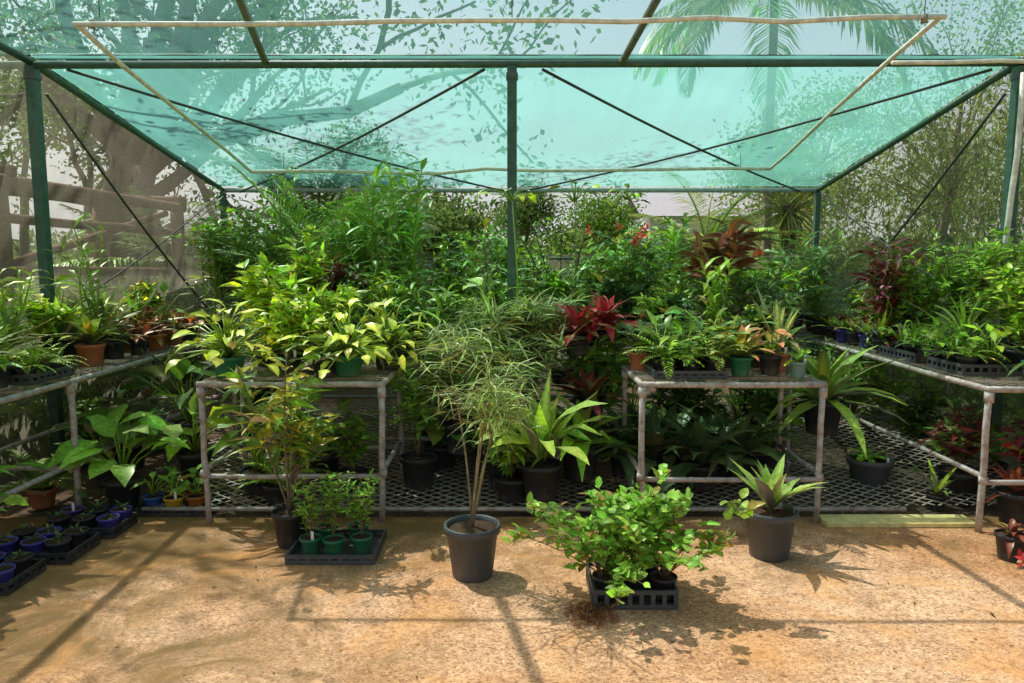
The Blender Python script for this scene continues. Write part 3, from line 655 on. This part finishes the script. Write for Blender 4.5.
def orchid(mb, c):
    rosette(mb, c, 8, .3, .03, MG, (40, 85), (.3, 1.2))
    tube(mb, [c, (.05, -.05, .35), (-.05, -.1, .5)], .003, LG, L_, 4)
    leaves(mb, np.array([-.03, -.08, .47])+rng.normal(0, .03, (16, 3)), rng.normal(size=(16, 3)), .04, .03, .2, (.5, .08, .32), 'small', old=0)
P('orchid', 2.86, 5.7, Z, orchid, .06, .1)

# ---------------------------------------------------------------- litter
mb = MB(); n = 900
b = np.stack([rng.uniform(-3.4, 3.6, n), rng.uniform(2.2, 4.5, n), np.full(n, .008)], 1)
b[:, 1] = 4.5-2.4*rng.random(n)**2.2
leaves(mb, b, np.stack([rng.normal(size=n), rng.normal(size=n), rng.uniform(0, .15, n)], 1), np.exp(rng.normal(-4.3, .5, n)), np.exp(rng.normal(-5.1, .4, n)), .1, jit((.17, .09, .04), n, .6), 'small', old=0, roll=.1)
n = 700; b = np.stack([rng.uniform(-3.4, 3.6, n), rng.uniform(4.45, 6.5, n), np.full(n, .004)], 1)
leaves(mb, b, np.stack([rng.normal(size=n), rng.normal(size=n), rng.uniform(0, .3, n)], 1), rng.uniform(.03, .09, n), rng.uniform(.01, .035, n), .3, jit((.25, .16, .09), n, .4), 'small', old=0, roll=.2)
mb.obj('leaf_litter')
mb = MB()
k = 260; a = rng.random(k)*6.28; rr = .02+.1*rng.random(k)
b = np.stack([rr*np.cos(a), rr*np.sin(a), rng.uniform(.0, .03, k)], 1)
leaves(mb, b, rng.normal(size=(k, 3))*[1, 1, .4], .05, .007, .5, (.16, .06, .035), 'lin2')
mb.obj('dry_root_clump', (.36, 3.17, .008))

# ---------------------------------------------------------------- timber frame outside left
mb = MB(); WD = (.17, .10, .065)
def log(a, b, r): tube(mb, wob(a, b, 6, .01), r*np.linspace(1, .92, 6), WD, BK, 10)
log((-4.35, 5.4, 2.26), (-3.95, 9.0, 2.2), .06)
log((-4.3, 6.3, 0), (-4.3, 6.3, 2.25), .07); log((-3.98, 8.9, 0), (-3.98, 8.9, 2.2), .08); log((-4.9, 8.9, 0), (-4.9, 8.9, 2.2), .08)
log((-4.3, 6.0, 1.95), (-3.96, 8.9, 1.9), .045); log((-4.3, 6.0, 1.5), (-3.96, 8.9, 1.45), .05); log((-4.3, 6.4, 1.55), (-4.02, 8.7, 2.12), .04)
log((-4.9, 6.2, 2.3), (-4.9, 8.9, 2.25), .06); log((-4.9, 8.9, 2.28), (-3.9, 8.95, 2.28), .06); log((-6.5, 6.3, 2.3), (-4.2, 6.35, 2.33), .06)
mb.obj('timber_frame')

# ---------------------------------------------------------------- outside vegetation
def branch(mb, p, d, L, r, lev, ends, spread=.6, up=.06, bark=(.20, .16, .12)):
    n = 5; pts = [p]; rad = [r]; kids = []
    for i in range(n):
        d = nrm(d+rng.normal(0, .13, 3)+[0, 0, up]); p = p+d*L/n; pts.append(p); rad.append(r*(1-.5*(i+1)/n))
        if lev <= 1: ends.append(p)
        if lev > 0 and i >= 1 and rng.random() < .75: kids.append((p, nrm(d+rng.normal(0, spread, 3)), L*rng.uniform(.5, .75), rad[-1]*.65))
    tube(mb, pts, rad, bark, BK, 7 if lev > 1 else 4)
    for k in kids: branch(mb, *k, lev-1, ends, spread, up, bark)
def tree(name, x, y, H, r, lean=(0, 0), lev=3, leafn=14, sig=.3, L=.1, W=.045, col=MG, spread=.6, limbs=None, down=0., bark=(.20, .16, .12), frac=.45):
    mb = MB(); ends = []; p0 = np.array([0, 0, -.1]); top = np.array([lean[0], lean[1], H*frac])
    k = 7; t = np.linspace(0, 1, k)[:, None]; pts = p0+(top-p0)*t; pts[1:-1] += rng.normal(0, r*.4, (k-2, 3))
    tube(mb, pts, np.linspace(r*1.2, r*.8, k), bark, BK, 12)
    for dd, LL in (limbs or [((rng.normal(0, .6), rng.normal(0, .6), 1), H*.4) for _ in range(5)]):
        branch(mb, top-[0, 0, rng.random()*H*.1], nrm(np.array(dd, float)), LL, r*.55, lev, ends, spread, bark=bark)
    E = np.repeat(np.array(ends), leafn, 0); B = E+rng.normal(0, sig, E.shape)*[1, 1, .7]
    shade = np.repeat(np.exp(rng.normal(0, .25, len(ends))), leafn)[:, None]
    cards(mb, B, L, W, jit(col, len(B))*shade, down=down)
    return mb.obj(name, (x, y, 0))
tree('spreading_tree', -6.8, 12.5, 8.5, .3, lean=(.6, -.4), lev=2, leafn=26, sig=.26, L=.11, W=.055, col=(.09, .15, .04), frac=.42,
     limbs=[((1, .0, .45), 4.8), ((1, .2, .8), 4.8), ((.5, -.2, 1), 4), ((-.6, 0, 1), 4), ((1, -.3, .25), 3.6), ((0, .4, 1), 4), ((.9, -.2, .6), 4.4)], bark=(.13, .09, .07))
tree('spreading_tree', -5.0, 11.2, 6.5, .2, lean=(-.5, 0), lev=2, leafn=18, sig=.26, L=.10, W=.05, col=(.10, .17, .045), bark=(.17, .12, .09))
tree('overhanging_tree', -8.0, 5.8, 8.5, .22, lev=2, leafn=9, sig=.3, L=.11, W=.05, col=MG, frac=.6,
     limbs=[((1, .05, .5), 3.8), ((1, -.35, .45), 3.8), ((.7, .5, .6), 3.2), ((-.5, 0, 1), 2.5)])
for x, y, h in ((-9, 16, 6.5), (-3.5, 19, 4.6), (.3, 26, 3.8), (3.0, 25, 3.4), (6.5, 17, 4.6), (-1.3, 15, 2.8), (-13, 20, 8), (13, 22, 9), (9.5, 24, 7)):
    tree('background_tree', x, y, h, .12, lev=2, leafn=20, sig=.28, L=.12, W=.065, col=[MG, (.16, .24, .06), (.12, .18, .06)][rng.integers(3)], spread=.8)
def weeping(name, x, y, H, Rr, n, col):
    mb = MB(); tube(mb, wob((0, 0, -.1), (.2, 0, H*.75), 6, .05), np.linspace(.12, .05, 6), (.26, .22, .16), BK, 8)
    for i in range(n):
        a = rng.random()*6.28; q = Rr*math.sqrt(rng.random()); z = H*(1-.4*(q/Rr)**2)*rng.uniform(.62, 1.02)+.2*math.sin(a*3)
        p = np.array([q*math.cos(a), q*math.sin(a), z]); ln = rng.uniform(.4, 1.5)
        q2 = p+rng.normal(0, .1, 3)*[1, 1, 0]+[0, 0, -ln]
        if i % 14 == 0: tube(mb, [(.15, 0, H*.55), p*[.45, .45, .9]+rng.normal(0, .08, 3), p], [.02, .01, .004], (.26, .22, .16), BK, 4)
        u = rng.random(30)[:, None]; B = p*(1-u)+q2*u+rng.normal(0, .06, (30, 3))
        cards(mb, B, .12, .024, jit(np.array(col)*np.exp(rng.normal(0, .25)), 30), down=1.3)
    mb.obj(name, (x, y, 0))
weeping('weeping_tree', 6.8, 12, 4.6, 1.7, 360, (.24, .30, .09))
weeping('weeping_tree', 9.4, 13, 5.6, 2.2, 460, (.18, .25, .08))
weeping('weeping_tree', 4.9, 14, 3.3, 1.2, 150, (.25, .29, .10))
def palm(name, x, y, H, n, L, col, pl=.5, e=(-10, 80), droop=(.8, 1.7), r=.12, pw=.035, pd=.9):
    mb = MB(); tube(mb, wob((0, 0, -.1), (0, 0, H), 8, .02), np.linspace(r*1.2, r, 8), (.26, .22, .17), BK, 10)
    for i in range(n):
        d = dirs(1, *e, az=np.array([i*2.399]))[0]
        frond(mb, (0, 0, H), d, L*rng.uniform(.8, 1.1), rng.uniform(*droop), 46, pl, pw, jit(col, 1)[0], pd, r=.018)
    mb.obj(name, (x, y, 0))
palm('palm_tree', 3.9, 11.5, 5.6, 30, 2.8, (.08, .15, .045), .65, r=.06, pw=.045)
palm('palm_tree', -2.6, 9.9, 1.9, 18, 1.8, (.15, .26, .06), .5, (20, 85), (.5, 1.2), .1)
palm('palm_tree', 2.7, 10.4, 1.7, 14, 1.4, (.27, .34, .08), .38, (10, 85), (.5, 1.3), .1)
palm('palm_tree', -4.6, 10.0, 1.4, 12, 1.6, MG, .45, (20, 85), (.5, 1.2), .1)
mb = MB(); tube(mb, wob((0, 0, -.1), (0, 0, 2.3), 6, .02), .09, (.2, .16, .12), BK, 8)
n = 160; az = rng.random(n)*6.28; el = rng.uniform(-1.3, .9, n)
leaves(mb, np.tile([0, 0, 2.25], (n, 1))+rng.normal(0, .04, (n, 3)), np.stack([np.cos(az)*np.cos(el), np.sin(az)*np.cos(el), np.sin(el)], 1), .6, .035, .3, (.17, .22, .09), 'thin', old=.15)
mb.obj('yucca_tree', (3.7, 10.0, 0))
def belt(name, n, x0, x1, y0, y1, zt, L, W, cols):
    mb = MB(); x = rng.uniform(x0, x1, n); y = rng.uniform(y0, y1, n)
    ht = zt*(.72+.2*np.sin(x*1.3+1)+.14*np.sin(x*3.7+y)+.08*np.sin(x*9.1+y*3))
    z = ht*rng.random(n)**.6
    cid = (np.sin(x*2.1+y*1.7)+np.sin(z*5+x*4)+rng.normal(0, .6, n)); k = np.clip(((cid+2.2)/4.4*len(cols)).astype(int), 0, len(cols)-1)
    c = np.array(cols)[k]*np.exp(rng.normal(0, .3, (n, 1)))
    cards(mb, np.stack([x, y, z], 1), L, W, c); mb.obj(name)
belt('hedge', 40000, -9, 9, 9.8, 11.6, 1.85, .11, .05, [DG, MG, (.16, .24, .06), (.22, .30, .09)])
belt('hedge', 18000, -5.6, -3.65, 4, 9.3, 1.4, .12, .055, [DG, MG, LG])
belt('hedge', 18000, 3.9, 6.5, 4, 9.6, 1.7, .11, .05, [DG, MG, (.18, .26, .07)])
belt('distant_foliage', 40000, -45, 45, 30, 40, 2.8, .4, .22, [(.13, .18, .08), (.17, .22, .11), (.21, .25, .14)])
hroot = bpy.data.objects.new('white_house', None); sc.collection.objects.link(hroot)
HX, HY = 7.4, 26
mb = MB(); box(mb, -2.6, 2.6, 0, 4, 0, 3.1, (.8, .79, .76), PA); mb.obj('walls', (HX, HY, 0), parent=hroot)
mb = MB(); mb.add([(-3, -.4, 3.05), (3, -.4, 3.05), (3, 2, 3.9), (-3, 2, 3.9), (3, 4.4, 3.05), (-3, 4.4, 3.05)], [(0, 1, 2, 3), (3, 2, 4, 5)], (.4, .4, .42), PA, False); mb.obj('roof', (HX, HY, 0), parent=hroot)
mb = MB()
for x in (-1.7, 0, 1.7): box(mb, x-.4, x+.4, -.03, -.01, 1.5, 2.5, (.05, .06, .07), PA)
mb.obj('windows', (HX, HY, 0), parent=hroot)

# ---------------------------------------------------------------- light
sd = Vector((-.42, .34, .84)).normalized()
w = bpy.data.worlds.new('World'); sc.world = w; w.use_nodes = True
nt = w.node_tree; bg = nt.nodes['Background']; sky = nt.nodes.new('ShaderNodeTexSky')
sky.sky_type = 'NISHITA'; sky.sun_disc = False; sky.sun_elevation = math.asin(sd.z); sky.sun_rotation = math.atan2(sd.x, sd.y)
sky.dust_density = 5; sky.air_density = 1.0; sky.ozone_density = 1
# bright white tropical haze low over the horizon
tc = nt.nodes.new('ShaderNodeTexCoord'); sp = nt.nodes.new('ShaderNodeSeparateXYZ'); nt.links.new(tc.outputs['Generated'], sp.inputs[0])
mr = nt.nodes.new('ShaderNodeMapRange'); nt.links.new(sp.outputs[2], mr.inputs[0])
mr.inputs[1].default_value = .05; mr.inputs[2].default_value = .5; mr.inputs[3].default_value = .7; mr.inputs[4].default_value = .0
hz = mixc(nt, sky.outputs[0], (5.9, 6.1, 6.2), mr.outputs[0])
nt.links.new(hz, bg.inputs[0]); bg.inputs[1].default_value = .14
ld = bpy.data.lights.new('sun', 'SUN'); ld.energy = 5; ld.angle = R(.5); ld.color = (1, .95, .87)
lo = bpy.data.objects.new('sun', ld); sc.collection.objects.link(lo); lo.rotation_euler = (-sd).to_track_quat('-Z', 'Y').to_euler()
cd = bpy.data.cameras.new('camera'); cd.lens = 26; cd.sensor_width = 36; cd.clip_end = 2000
co = bpy.data.objects.new('camera', cd); sc.collection.objects.link(co); co.location = (0, 0, 1.6); co.rotation_euler = (R(90-6.4), 0, 0)
sc.camera = co
sc.view_settings.view_transform = 'Standard'; sc.view_settings.look = 'None'; sc.view_settings.exposure = 0
